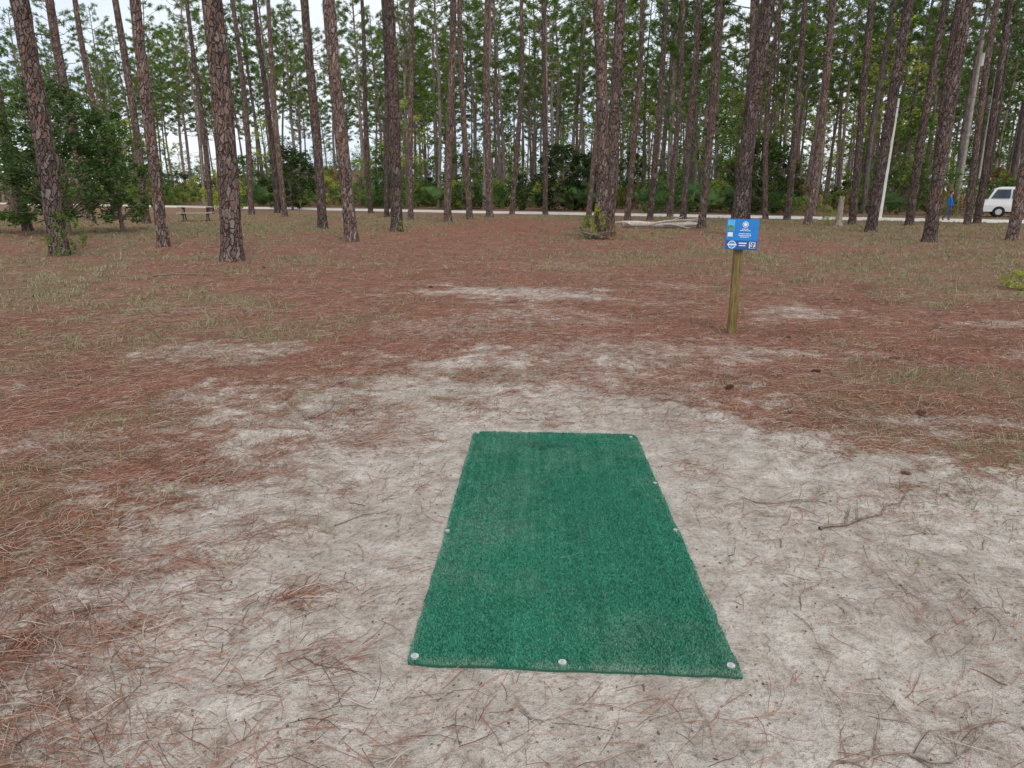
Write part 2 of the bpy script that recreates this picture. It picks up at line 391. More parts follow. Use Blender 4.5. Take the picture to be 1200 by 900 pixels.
# ---------------------------------------------------------------- pine cones
def cone_mesh(sd):
    r_=np.random.RandomState(sd); g=MB()
    V,F=tube([(0,0,-.065),(0,0,-.04),(0,0,.0),(0,0,.045),(0,0,.07)],[.008,.018,.022,.014,.002],8); g.add(V,F,(.12,.08,.055))
    for i in range(100):
        t=i/100; a=i*2.39996; zc=-.065+.135*t; rr=.030*math.sin(math.pi*(.16+.8*t))**.7
        o=np.array([math.cos(a),math.sin(a),0]); s_=np.array([-math.sin(a),math.cos(a),0]); up=np.array([0,0,1.])
        c0=o*rr*.3+up*zc; tip=o*rr*1.15+up*(zc+.012+.006*t); w=.009*(1-.4*t)
        V=[c0-s_*w*.4,c0+s_*w*.4,tip+s_*w,tip-s_*w,tip+up*.003+o*.004]
        cc=np.array([.27,.17,.11])*(.6+.8*r_.rand())
        g.add(V,[(0,1,2,3)],[cc*.5,cc*.5,cc*1.4,cc*1.4,cc*1.9]); g.add(V,[(3,2,4)],[cc*.5,cc*.5,cc*1.4,cc*1.4,cc*1.9])
    return g.mesh('pine_cone',[littermat])
CM=[cone_mesh(i) for i in range(3)]
cones=[(0.,11.1),(-8.1,13.),(2.93,6.7),(4.0,7.3),(1.92,6.1),(3.2,5.35),(2.45,4.15),(-1.45,12.8),(3.3,8.4),(1.1,10.9),(5.2,11.4),(-5.5,16)]
for k,(a,b) in enumerate(cones):
    sc=(.42 if b<5 else .6)+.2*rs.rand()
    obj('pine_cone',CM[k%3],(a,b,float(gz(np.array([a]),np.array([b]))[0])+.022*sc),(1.5+.12*rs.randn(),0,rs.choice([-1,1])*(1.1+.5*rs.randn())),sc)

# ---------------------------------------------------------------- twigs and branches
def branch(name,pts,r0,subs=3,sd=0,mat=twigmat):
    r_=np.random.RandomState(sd); P=np.array(pts,float); tt=np.linspace(0,1,12)
    cum=np.linspace(0,1,len(P)); Q=np.c_[np.interp(tt,cum,P[:,0]),np.interp(tt,cum,P[:,1])]
    Lg=np.linalg.norm(P[-1]-P[0]); Q+=r_.randn(12,2)*Lg*.012
    zz=gz(Q[:,0],Q[:,1])+r0+np.abs(r_.randn(12))*r0*.8
    g=MB(); V,F=tube(np.c_[Q,zz],r0*(1-.75*tt),6); g.add(V,F,smooth=True)
    for i in range(subs):
        k=r_.randint(2,10); d=Q[min(k+1,11)]-Q[k-1]; a=math.atan2(d[1],d[0])+r_.choice([-1,1])*(.5+.4*r_.rand()); l=Lg*(.15+.2*r_.rand())
        s_=np.linspace(0,1,5)[:,None]; q=Q[k]+s_*np.array([math.cos(a),math.sin(a)])*l
        z_=gz(q[:,0],q[:,1])+r0*.8+.02*s_[:,0]*r_.rand()
        V,F=tube(np.c_[q,z_],r0*.5*(1-.7*s_[:,0]),5); g.add(V,F,smooth=True)
    return obj(name,g.mesh(name,[mat]))
branch('fallen_branch',[(1.55,3.35),(1.85,3.48),(2.2,3.75),(2.42,3.95)],.0085,3,1)
branch('fallen_branch',[(.95,1.78),(1.15,1.86),(1.35,1.8),(1.5,1.93)],.0055,4,2)
branch('fallen_branch',[(.7,1.62),(.82,1.66),(.93,1.75)],.003,2,3)
branch('fallen_branch',[(1.3,3.75),(1.5,3.73),(1.75,3.78)],.004,2,4)
branch('fallen_branch',[(-1.55,5.2),(-1.42,5.45),(-1.5,5.8)],.007,2,5)
branch('fallen_branch',[(-1.6,6.1),(-1.5,6.35),(-1.35,6.5)],.007,2,6)
branch('fallen_branch',[(-7.3,14.6),(-6.6,14.8),(-6.1,14.7)],.02,2,7)
branch('fallen_branch',[(2.2,5.4),(2.35,5.75),(2.6,5.9)],.006,2,8)
branch('fallen_branch',[(-.95,3.5),(-.8,3.6),(-.62,3.58)],.0035,1,9)
g=MB()
for i in range(230):
    a=.3+rs.randn()*2.0; b=1.3+rs.rand()*6.5
    if matdist(np.array([a]),np.array([b]))[0]<.05: continue
    th=rs.rand()*6.28; l=.03+.09*rs.rand(); s_=np.linspace(-.5,.5,5)
    q=np.c_[a+np.cos(th)*l*s_+rs.randn(5)*.004,b+np.sin(th)*l*s_+rs.randn(5)*.004]
    el=(rs.rand()<.25)*.05*np.linspace(0,1,5)
    V,F=tube(np.c_[q,gz(q[:,0],q[:,1])+.003+el],.0014+.0015*rs.rand(),4); t=rs.rand()
    g.add(V,F,np.array([.14,.085,.065])*(1-t)+np.array([.36,.28,.22])*t)
obj('twigs',g.mesh('twigs',[littermat]))

# ---------------------------------------------------------------- pine trees
def trunk(g,h,r0,sd,sides=14,nz=46,mat=0):
    r_=np.random.RandomState(sd)
    t=np.r_[np.linspace(0,1.4,8)[:-1]/h,np.linspace(1.4/h,1,nz)]; z=t*h
    a1,a2=r_.rand(2)*6.28; am=.10+.16*r_.rand()
    cx=am*np.sin(z*.28+a1)-am*math.sin(a1)+ (r_.randn()*.012)*z; cy=am*np.sin(z*.23+a2)-am*math.sin(a2)+(r_.randn()*.012)*z
    rad=r0*(1-.30*t-.52*t**2.2)+r0*.32*np.exp(-z/.28)
    P=np.c_[cx,cy,z-.06]
    V,F=tube(P,rad,sides,wob=.15,seed=sd); g.add(V,F,(1,1,1),mat,True)
    for i in range(r_.randint(3,9)):
        zz=h*(.2+.3*r_.rand()); k=np.searchsorted(z,zz); a=r_.rand()*6.28; l=.25+.9*r_.rand()**2
        s_=np.linspace(0,1,4)[:,None]; c0=P[k]
        q=c0+s_*np.array([math.cos(a),math.sin(a),.1])*(l+rad[k]); q[:,2]-=s_[:,0]**2*.1
        V,F=tube(q,.022*(1-.7*s_[:,0]),5); g.add(V,F,(1,1,1),mat)
    return P,z
def tufts(g,C,D,r_,per=20,L=.34,w=.026,col=(.13,.215,.06),mat=1):
    n=len(C); c0=np.repeat(C,per,0); d=np.repeat(D,per,0)*.55+r_.randn(n*per,3)*.55
    d/=np.linalg.norm(d,axis=1)[:,None]
    s_=np.cross(d,r_.randn(n*per,3)); s_/=np.linalg.norm(s_,axis=1)[:,None]
    l=L*(.7+.5*r_.rand(n*per))[:,None]; c0=c0+r_.randn(n*per,3)*.06
    V=np.stack([c0-s_*w,c0+s_*w,c0+d*l],1).reshape(-1,3); V[2::3,2]-=.03
    br=np.repeat(.6+.75*r_.rand(n),per)*(.8+.4*r_.rand(n*per))
    yl=np.repeat(r_.rand(n),per)[:,None]
    cc=(np.array(col)*(1-yl*.5)+np.array([col[0]*1.7,col[1]*1.35,col[2]*.9])*yl*.5)*br[:,None]
    g.add(V,np.arange(n*per*3).reshape(-1,3),np.repeat(cc,3,0),mat)
def pine_crown(g,P,z,h,r_,base=.5,spread=2.6,nl=34,per=20,dens=1.):
    C=[];D=[]
    for i in range(nl):
        f=(i+.5*r_.rand())/nl; zz=h*(base+(1-base)*f**.9); k=min(np.searchsorted(z,zz),len(z)-1); c0=P[k].copy()
        c0[2]=min(zz,P[-1][2])
        prof=(math.sin(math.pi*min(1,.28+.72*f))**.6)*(.45+.75*r_.rand()); l=max(.5,spread*prof)
        a=i*2.4+r_.randn()*.5; up=-.05+.55*f+.15*r_.randn()
        s_=np.linspace(0,1,6); q=c0+np.c_[np.cos(a)*l*s_,np.sin(a)*l*s_,l*(up*s_+.25*s_**2)]+np.r_[[[0,0,0]],r_.randn(5,3)*.06]
        V,F=tube(q,.045*(1-.75*s_)*(1.2-.5*f),5); g.add(V,F,(1,1,1),0)
        nt_=int((5+l*3.2)*dens)
        for j in range(nt_):
            u=.35+.65*r_.rand()**.7; b0=np.array([np.interp(u,s_,q[:,k2]) for k2 in range(3)])
            da=a+r_.randn()*.9; off=(.15+.55*r_.rand())*(1.1-u*.5)
            e=b0+np.array([math.cos(da)*off,math.sin(da)*off,.12+.3*r_.rand()*off])
            C.append(e); dd=e-b0; D.append(dd/np.linalg.norm(dd))
            if j%2==0:
                V,F=tube([b0,(b0+e)/2+[0,0,.02],e],[.014,.01,.006],3); g.add(V,F,(1,1,1),0)
    tufts(g,np.array(C),np.array(D),r_,per)
PV=[]
for i in range(8):
    r_=np.random.RandomState(100+i); g=MB(); h=20+7*r_.rand(); r0=.14+.07*r_.rand()
    P,z=trunk(g,h,r0,200+i,9,26); pine_crown(g,P,z,h,r_,.42+.16*r_.rand(),2.4+.8*r_.rand(),36,16,1.15)
    PV.append(g.mesh('pine',[bark2,needlemat]))
TREES=[(-11.97,19.2,.22),(-6.88,17.8,.245),(-10.57,22.1,.165),(-18.9,37.9,.2),(-24.2,42,.27),(-5.43,24.7,.215),(-8.5,32.9,.2),(-4.85,30.8,.24),(-5.8,42.1,.16),(-3.5,39.9,.2),
(-2.5,43.4,.18),(-1.4,46,.22),(3.13,26,.21),(3.75,28.4,.22),(7.9,42.1,.17),(8.5,32.9,.17),(9.8,42.1,.18),(8.8,28.5,.29),(14.5,36,.18),(15.7,42,.18),(14.8,30.2,.21),(17.1,36.9,.18),(19.5,36,.19),
(13.9,24.3,.2),(17.2,25.1,.18),(24,37.9,.18),(-36.5,54,.26),(-24.8,46,.18),(-22.2,54.3,.2),(-17.9,50.6,.2),(-17.3,54.3,.2),(-10.4,54.3,.18),(0,52,.18),(2.3,51,.18),(6.6,42.1,.17),(10.2,47.5,.18),
(15,43.5,.16),(22.2,39,.17),(22.9,36.9,.16),(26,45.5,.17),(26.6,36.5,.18),(11.6,37,.15),(-14.5,47,.17),(-20.5,31,.18),(-27,33,.2),(-8.,47,.16),(20.,27.5,.18),(24,30,.18),(-22,22,.18),(27,25,.18),(4.9,47,.17),(12.8,40,.16)]
for k,(a,b,r0) in enumerate(TREES):
    g=MB(); r_=np.random.RandomState(500+k); h=21+5*r_.rand()
    P,z=trunk(g,h,r0,600+k,18 if b<35 else 12,70 if b<35 else 40); pine_crown(g,P,z,h,r_,.66,2.1,16,8,.6)
    obj('pine_tree',g.mesh('pine_tree',[bark,needlemat]),(a,b,0))
forest=bpy.data.objects.new('distant_pine_forest',None); COL.objects.link(forest)
placed=[(a,b) for a,b,_ in TREES]
def carlane(a,b): return .655<a/b<.745 and b<50.5
cnt=0
for it in range(9000):
    b=46+120*rs.rand()**.8; a=(rs.rand()*2-1)*(.80*b+6)
    rd=float(roadd(a,b))
    if rd<4.2 or carlane(a,b): continue
    fx=a/b; thin=.5 if (-.50<fx<-.20) else .93
    if rs.rand()>thin: continue
    if any((a-p_[0])**2+(b-p_[1])**2<(3.1 if b<90 else 4.1)**2 for p_ in placed): continue
    placed.append((a,b)); s_=.85+.3*rs.rand()
    obj('pine',PV[rs.randint(8)],(a,b,0),(rs.randn()*.012,rs.randn()*.012,rs.rand()*6.28),(s_*.95,s_*.95,s_),forest); cnt+=1
    if cnt>=400: break
print('pines',cnt)

# ---------------------------------------------------------------- broadleaf foliage
def leaves(g,C,R,r_,per,size,col,col2,mat=1):
    n=len(C); N_=n*per
    d=r_.randn(N_,3); d/=np.linalg.norm(d,axis=1)[:,None]
    c0=np.repeat(C,per,0)+d*(np.repeat(R,per)*(.35+.65*r_.rand(N_)**.5))[:,None]
    a=r_.randn(N_,3); a[:,2]*=.5; a/=np.linalg.norm(a,axis=1)[:,None]; b=np.cross(a,r_.randn(N_,3)); b/=np.linalg.norm(b,axis=1)[:,None]
    l=(size*(.6+.8*r_.rand(N_)))[:,None]
    V=np.stack([c0-a*l*.5,c0+b*l*.24,c0+a*l*.5,c0-b*l*.24],1).reshape(-1,3)
    t=np.clip(np.repeat(r_.rand(n),per)*.7+.3*r_.rand(N_),0,1)[:,None]
    cc=(np.array(col)*(1-t)+np.array(col2)*t)*(.6+.7*r_.rand(N_))[:,None]
    g.add(V,np.arange(N_*4).reshape(-1,4),np.repeat(cc,4,0),mat)
def hardwood(sd,h,w,base,nc,per,size,c1,c2,trunkr=.08):
    r_=np.random.RandomState(sd); g=MB()
    zt=np.linspace(0,h*.9,10); lean=r_.randn(2)*.03*h
    P=np.c_[lean[0]*(zt/h)**2+r_.randn(10)*.03,lean[1]*(zt/h)**2+r_.randn(10)*.03,zt-.05]
    V,F=tube(P,trunkr*(1-.85*zt/h),7); g.add(V,F,mat=0,smooth=True)
    C=[];R=[]
    for i in range(nc):
        f=r_.rand(); zz=h*(base+(1-base)*f); a=r_.rand()*6.28; rr=w*math.sin(math.pi*min(.97,.2+.75*f))**.7*(.25+.8*r_.rand()**.6)
        c=np.array([math.cos(a)*rr,math.sin(a)*rr,zz]); C.append(c); R.append((.22+.4*r_.rand())*w*.38)
        z0=max(.1*h,zz-rr*.8); k=[np.interp(z0,zt,P[:,q]) for q in range(2)]
        s_=np.linspace(0,1,4)[:,None]; q=np.array([k[0],k[1],z0])*(1-s_)+c*s_; q[:,2]+=.1*np.sin(s_[:,0]*3.1)
        if i%2==0:
            V,F=tube(q,trunkr*.35*(1-.75*s_[:,0]),4); g.add(V,F,mat=0)
    leaves(g,np.array(C),np.array(R),r_,per,size,c1,c2)
    return g.mesh('hardwood',[twigmat,leafmat])
G1=((.075,.135,.035),(.22,.34,.085)); G2=((.04,.07,.024),(.12,.19,.055)); G3=((.20,.28,.06),(.44,.50,.12)); G4=((.20,.135,.065),(.42,.27,.12))
HV=[hardwood(1,7.5,2.3,.25,50,50,.21,*G1),hardwood(2,9.5,2.6,.35,55,45,.22,*G1),hardwood(3,6,2.0,.15,50,50,.19,*G2),hardwood(4,11.5,2.5,.4,50,40,.23,*G3),hardwood(5,5,1.8,.2,38,48,.18,*G3)]
BV=[hardwood(11,2.6,1.7,.05,40,50,.15,*G1,.03),hardwood(12,2.0,1.6,.05,38,50,.15,*G2,.03),hardwood(13,3.4,1.7,.05,45,50,.16,*G2,.04),hardwood(14,2.2,1.4,.05,35,45,.15,*G3,.03),hardwood(15,2.6,1.4,.05,32,40,.15,*G4,.03)]
und=bpy.data.objects.new('understory_trees',None); COL.objects.link(und)
shr=bpy.data.objects.new('understory_shrubs',None); COL.objects.link(shr)
for it in range(250):
    b=50+105*rs.rand()**.9; a=(rs.rand()*2-1)*(.80*b+4)
    if roadd(a,b)<5.5 or carlane(a,b): continue
    fx=a/b; opening=-.48<fx<-.18
    k=rs.choice([0,1,2,3,4],p=[.27,.25,.10,.25,.13])
    if opening and rs.rand()<.6: k=4
    s_=(.7+.55*rs.rand())*(.8 if opening else 1)
    obj('tree',HV[k],(a,b,0),(0,0,rs.rand()*6.28),s_,und)
for it in range(450):
    if it<250:
        a=-75+150*rs.rand()*1.0; off=4.6+rs.rand()**1.3*16; b=56-.571*a+off*1.15
    else:
        b=60+115*rs.rand(); a=(rs.rand()*2-1)*(.85*b+4)
    if roadd(a,b)<4.6 or carlane(a,b): continue
    k=rs.choice(5,p=[.32,.14,.12,.25,.17]); s_=.5+.8*rs.rand()
    obj('shrub',BV[k],(a,b,0),(0,0,rs.rand()*6.28),(s_*1.1,s_*1.1,s_*(.8+.4*rs.rand())),shr)
tl=bpy.data.objects.new('distant_treeline',None); COL.objects.link(tl)
for k in range(140):
    a=-170+340*k/140+rs.randn(); b=172+rs.rand()*12
    obj('tree',HV[rs.randint(0,4)],(a,b,0),(0,0,rs.rand()*6.28),(1.2,1.2,.8+.35*rs.rand()),tl)
    obj('tree',BV[rs.randint(0,4)],(a+1.3,b-4,0),(0,0,rs.rand()*6.28),1.6,tl)
holly=hardwood(31,5.5,2.1,.12,150,62,.15,(.055,.10,.03),(.17,.25,.08),.11)
obj('holly_tree',holly,(-17.3,28.6,0))
obj('holly_tree',hardwood(32,4.6,1.5,.12,90,60,.14,*G1,.09),(-16.2,30.4,0))
obj('holly_tree',hardwood(34,5.2,1.9,.1,90,60,.15,*G1,.09),(-20.6,29.4,0))
mag=hardwood(33,5.6,2.3,.04,110,60,.2,(.025,.05,.018),(.08,.13,.04),.12)
for q in ((4.3,61,0),(-19,64,0),(18,52.5,0)): obj('magnolia_tree',mag,q,(0,0,q[0]),(1,1,.9))
obj('shrub',BV[3],(3.0,25.7,0),(0,0,1),(.22,.22,.5)); obj('shrub',BV[0],(2.75,26.1,0),(0,0,2),(.3,.3,.3)); obj('shrub',BV[4],(3.35,25.8,0),(0,0,2),(.28,.28,.3))
obj('shrub',BV[3],(-4.7,30.7,0),(0,0,2),(.25,.25,.2)); obj('shrub',BV[0],(-11.7,19.1,0),(0,0,3),(.3,.3,.42)); obj('shrub',BV[3],(8.9,12.6,0),(0,0,1),(.28,.28,.14))
obj('shrub',BV[3],(-23,60,0),(0,0,1),1.4); obj('shrub',BV[3],(15.3,35.5,0),(0,0,1),(.3,.3,.4))
for q in ((-24,88),(-27,90),(-21,90)): obj('shrub',BV[0],(q[0],q[1],0),(0,0,q[0]),.8)
def palmetto(sd):
    r_=np.random.RandomState(sd); g=MB()
    for i in range(15):
        a=r_.rand()*6.28; el=.5+.9*r_.rand(); l=.5+.5*r_.rand(); d=np.array([math.cos(a)*math.cos(el),math.sin(a)*math.cos(el),math.sin(el)])
        e=d*l; V,F=tube([(0,0,0),e*.5,e],[.012,.01,.008],4); g.add(V,F,(.12,.18,.06))
        s_=np.cross(d,[0,0,1.]); s_/=np.linalg.norm(s_); u=np.cross(s_,d); c=np.array([.15,.26,.11])*(.7+.8*r_.rand())
        for j in range(18):
            f=(j/17-.5)*3.4; dd=d*math.cos(f)+s_*math.sin(f)+u*.15; dd/=np.linalg.norm(dd); pp=np.cross(dd,u); bl=.42+.1*r_.rand()
            tip=e+dd*bl; tip[2]-=.08*r_.rand()
            g.add([e,e+dd*bl*.5+pp*.025,tip,e+dd*bl*.5-pp*.025],[(0,1,2,3)],c)
    return g.mesh('saw_palmetto',[leafmat])
PM=[palmetto(i) for i in range(3)]
for k in range(34):
    a=-30+57*rs.rand(); b=56-.571*a+5+rs.rand()*7
    if carlane(a,b): continue
    obj('saw_palmetto',PM[k%3],(a,b,.1),(0,0,rs.rand()*6),1.1+.8*rs.rand())

# ---------------------------------------------------------------- sign post
wood,nt,p=newmat('treated_wood',.85,.15); v=ocoord(nt)
gn=noise(nt,mapping(nt,v,(60,60,3)),1,5,.6,.4)
cw=ramp(nt,gn,[(.3,(.10,.07,.025)),(.5,(.21,.155,.06)),(.7,(.33,.25,.105))])
cw=mix(nt,.6,cw,ramp(nt,noise(nt,v,6,3),[(.3,(.7,.72,.7)),(.7,(1.2,1.15,1.1))]),'MULTIPLY')
nt.links.new(cw,p.inputs['Base Color']); bump(nt,p,gn,.4,.004)
blue=simple('sign_blue',(.015,.21,.60),.4,.4,.08,5); blue2=simple('sign_navy',(.012,.09,.34),.4,.4,.08,5); white=simple('sign_white',(.78,.80,.82),.5,.3,.05,10)
lblue=simple('sign_lightblue',(.10,.42,.68),.4,.4,.1,10); greenm=simple('sign_green',(.08,.25,.12),.5,.3,.5,60); dark=simple('sign_dark',(.03,.03,.035),.6,.2,.1,8)
sign=bpy.data.objects.new('tee_sign',None); COL.objects.link(sign); sign.location=(2.71,8.67,0); sign.rotation_euler=(0,0,math.radians(-4))
import bmesh
def bevbox(name,dims,loc,mat,bev=.004,parent=None,rot=(0,0,0)):
    me=bpy.data.meshes.new(name); bm=bmesh.new(); bmesh.ops.create_cube(bm,size=1)
    bmesh.ops.scale(bm,vec=dims,verts=bm.verts)
    if bev: bmesh.ops.bevel(bm,geom=bm.edges[:],offset=bev,segments=2,affect='EDGES')
    bm.to_mesh(me); bm.free(); me.materials.append(mat)
    return obj(name,me,loc,rot,1,parent)
bevbox('post',(.095,.095,1.32),(0,.055,.54),wood,.006,sign)
panel=bpy.data.objects.new('panel',None); COL.objects.link(panel); panel.parent=sign; panel.location=(.015,-.012,1.185); panel.rotation_euler=(math.radians(-6),math.radians(2),0)
bevbox('board',(.375,.012,.355),(0,0,0),blue,.003,panel)
g=MB(); Yf_=-.0085
def rect(x0,x1,z0,z1,m,y=Yf_):
    g.add([(x0,y,z0),(x1,y,z0),(x1,y,z1),(x0,y,z1)],[(0,1,2,3)],mat=m)
rect(-.185,.185,-.175,-.07,1); rect(-.18,-.095,.04,.165,3,-.0105); rect(-.176,-.10,.05,.10,4,-.0125)
V,F=disc((.03,-.0105,.115),.036,24,'y',.029); g.add(V,F,mat=0)
V,F=disc((.03,-.0105,.115),.022,20); g.add(V,F,mat=0)
for k,(zz,w_) in enumerate(((.062,.07),(.045,.12),(.008,.14),(-.012,.15),(-.03,.11))):
    x=-w_/2+.03
    while x<w_/2+.03:
        l=.008+.012*rs.rand(); rect(x,min(x+l,w_/2+.03),zz-.005,zz+.004,0,-.0105); x+=l+.004
rect(-.17,-.11,-.03,.02,0,-.0105)
V,F=disc((-.11,-.0105,-.122),.046,28,'y',.036); g.add(V,F,mat=0); V,F=disc((-.11,-.0105,-.122),.028,24); g.add(V,F,mat=3)
rect(-.165,-.055,-.13,-.115,0,-.0125)
rect(-.03,.06,-.11,-.095,0,-.0105); rect(-.03,.05,-.135,-.125,0,-.0105)
rect(.09,.165,-.16,-.085,0,-.0105)
for i in range(9):
    for j in range(9):
        if rs.rand()<.5: x=.094+i*.0075; z_=-.156+j*.0075; rect(x,x+.0075,z_,z_+.0075,2,-.0125)
obj('graphics',g.mesh('graphics',[white,blue2,dark,lblue,greenm]),parent=panel)

# ---------------------------------------------------------------- fallen log, stump, brush
grey=simple('grey_log',(.50,.45,.39),.9,.1,.3,12)
g=MB(); s_=np.linspace(0,1,16)
V,F=tube(np.c_[5.0+3.6*s_,33.4-.3*s_+.1*np.sin(s_*6),.16+.02*np.sin(s_*9)],.15*(1-.4*s_),10,wob=.15); g.add(V,F,smooth=True)
for (a,b,c_,d_,e,r_) in ((6.2,33.3,8.6,32.9,.5,.06),(5.4,33.3,4.4,32.8,.35,.05),(7.6,33.1,8.9,33.8,.4,.055),(6.8,33.2,7.9,32.5,.1,.05),(7.,33.2,7.7,33.0,.6,.04)):
    V,F=tube(np.c_[a+(c_-a)*s_,b+(d_-b)*s_,.15+(e-.15)*s_+.05*np.sin(s_*5)],r_*(1-.6*s_),6,wob=.2); g.add(V,F,smooth=True)
obj('fallen_log',g.mesh('fallen_log',[grey]))
g=MB()
for i in range(26):
    a=rs.rand()*6.28; l=.4+.9*rs.rand(); c0=np.array([2.9+rs.randn()*.2,25.6+rs.randn()*.25,.05+.15*rs.rand()])
    q=c0+s_[:,None]*np.array([math.cos(a),math.sin(a)*.6,.05+.2*rs.rand()])*l
    V,F=tube(q,.018*(1-.7*s_),4); g.add(V,F,mat=0)
obj('brush_pile',g.mesh('brush_pile',[twigmat]))
stumpm=simple('stump_wood',(.30,.26,.22),.9,.1,.45,9)
def stump(loc,h,r,sd):
    g=MB(); z_=np.r_[np.linspace(0,.4,5)[:-1],np.linspace(.4,h,8)] if h>.5 else np.linspace(0,h,6)
    V,F=tube(np.c_[.04*z_,0*z_,z_-.05],r*(1-.25*z_/h)+r*.5*np.exp(-z_/.15),12,wob=.25,seed=sd); g.add(V,F,smooth=True)
    top=V[-12:].copy(); top[:,2]+=np.random.RandomState(sd).rand(12)*.35*r*3
    g.add(np.r_[V[-12:],top],[(i,(i+1)%12,12+(i+1)%12,12+i) for i in range(12)]); g.add(V[-12:],[tuple(range(12))])
    obj('tree_stump',g.mesh('tree_stump',[stumpm]),loc)
stump((15.9,35.8,0),1.35,.16,1); stump((-9.3,41,0),.7,.2,2); stump((25.2,31,0),.6,.2,4)

# ---------------------------------------------------------------- picnic table
pt=bpy.data.objects.new('picnic_table',None); COL.objects.link(pt); pt.location=(-17.6,41,0); pt.rotation_euler=(0,0,.3)
for k in range(5): bevbox('top_board',(1.8,.135,.04),(0,-.3+.15*k,.76),grey,.004,pt)
for sy in (-1,1):
    for k in range(2): bevbox('seat_board',(1.8,.13,.04),(0,sy*(.62+.14*k),.45),grey,.004,pt)
darkwood=simple('dark_wood',(.10,.075,.055),.9,.1,.3,20)
for sx in (-1,1):
    bevbox('cross_beam',(.05,1.5,.09),(sx*.65,0,.385),darkwood,.003,pt); bevbox('top_beam',(.05,.7,.08),(sx*.65,0,.70),darkwood,.003,pt)
    for sy in (-1,1): bevbox('leg',(.05,.09,.84),(sx*.60,sy*.42,.37),darkwood,.003,pt,(sy*.5,0,0))

# ---------------------------------------------------------------- utility poles + wires
polem=simple('pale_pole',(.66,.65,.60),.8,.2,.12,3); wirem=simple('wire',(.03,.03,.03),.6,.2,.1,3); wp=simple('pole_wood',(.34,.30,.26),.9,.1,.3,6)
def pole(name,loc,h,r,m,arm=False,lean=0):
    o=bpy.data.objects.new(name,None); COL.objects.link(o); o.location=loc; o.rotation_euler=(0,lean,0)
    g=MB(); z_=np.linspace(-.1,h,14); V,F=tube(np.c_[0*z_,0*z_,z_],r*(1-.35*z_/h),14); g.add(V,F,smooth=True); V,F=disc((0,0,h),r*.64,14,'z'); g.add(V,F)
    obj('shaft',g.mesh('shaft',[m]),parent=o)
    if arm:
        bevbox('crossarm',(.11,2.4,.11),(.12,0,h-.6),wp,.01,o)
        for y in (-1.1,-.45,1.1):
            g=MB(); V,F=tube([(.12,y,h-.55),(.12,y,h-.48),(.12,y,h-.42),(.12,y,h-.36)],[.03,.05,.035,.045],8); g.add(V,F); obj('insulator',g.mesh('insulator',[polem]),parent=o)
        g=MB(); V,F=tube([(.25,0,h-1.9),(.25,0,h-1.1)],[.19,.19],12); g.add(V,F); V,F=disc((.25,0,h-1.1),.19,12,'z'); g.add(V,F); V,F=disc((.25,0,h-1.9),.19,12,'z'); g.add(V,F); obj('transformer',g.mesh('transformer',[polem]),parent=o)
    return o
pole('utility_pole',(22.7,45.4,0),6.9,.11,polem,False,.03)
pole('utility_pole',(34.5,55,0),10.5,.13,polem,False,.0)
POL=[(-12,72),(31,51.5),(46,41)]
for a,b in POL[1:]: pole('utility_pole',(a,b,0),11.5,.15,wp,True)
g=MB()
for y,hh in ((-1.1,11.15),(-.45,11.15),(1.1,11.15),(0,9.0)):
    for (A,B) in ((POL[1],POL[2]),(POL[2],(100,8))):
        t=np.linspace(0,1,24); V,F=tube(np.c_[A[0]+(B[0]-A[0])*t,A[1]+(B[1]-A[1])*t+y,hh-4*.45*t*(1-t)],.014,4); g.add(V,F)
obj('power_lines',g.mesh('power_lines',[wirem]))

# ---------------------------------------------------------------- house
brick,nt,p=newmat('house_brick',.9,.1); v=ocoord(nt)
b_=N(nt,'ShaderNodeTexBrick'); b_.inputs['Scale'].default_value=4; b_.inputs['Color1'].default_value=(.22,.13,.10,1); b_.inputs['Color2'].default_value=(.28,.17,.13,1); b_.inputs['Mortar'].default_value=(.4,.37,.33,1)
nt.links.new(mapping(nt,v,(1,1,1),(math.pi/2,0,0)),b_.inputs['Vector']); nt.links.new(b_.outputs[0],p.inputs['Base Color'])
roofm=simple('roof_shingle',(.19,.115,.10),.9,.1,.25,3); glass=simple('window_glass',(.04,.05,.06),.1,.6,.1,2); wht=simple('trim_white',(.7,.7,.68),.6,.2,.06,3)
house=bpy.data.objects.new('brick_house',None); COL.objects.link(house); house.location=(-26.5,104,0); house.rotation_euler=(0,0,.15)
bevbox('walls',(11,7,2.6),(0,0,1.3),brick,0,house)
g=MB(); V=[(-6,-4,2.5),(6,-4,2.5),(6,4,2.5),(-6,4,2.5),(-5.6,0,4.3),(5.6,0,4.3)]
g.add(V,[(0,1,5,4),(2,3,4,5)]); g.add(V,[(1,2,5),(3,0,4)]); g.add(V,[(0,3,2,1)]); obj('roof',g.mesh('roof',[roofm]),parent=house)
for x in (-3.8,-1.6,2.6,4.4):
    bevbox('window_frame',(1.2,.08,1.2),(x,-3.54,1.45),wht,.01,house); bevbox('window_pane',(1.0,.04,1.0),(x,-3.585,1.45),glass,0,house)
bevbox('door',(.95,.08,2.05),(.5,-3.54,1.03),wht,.01,house)

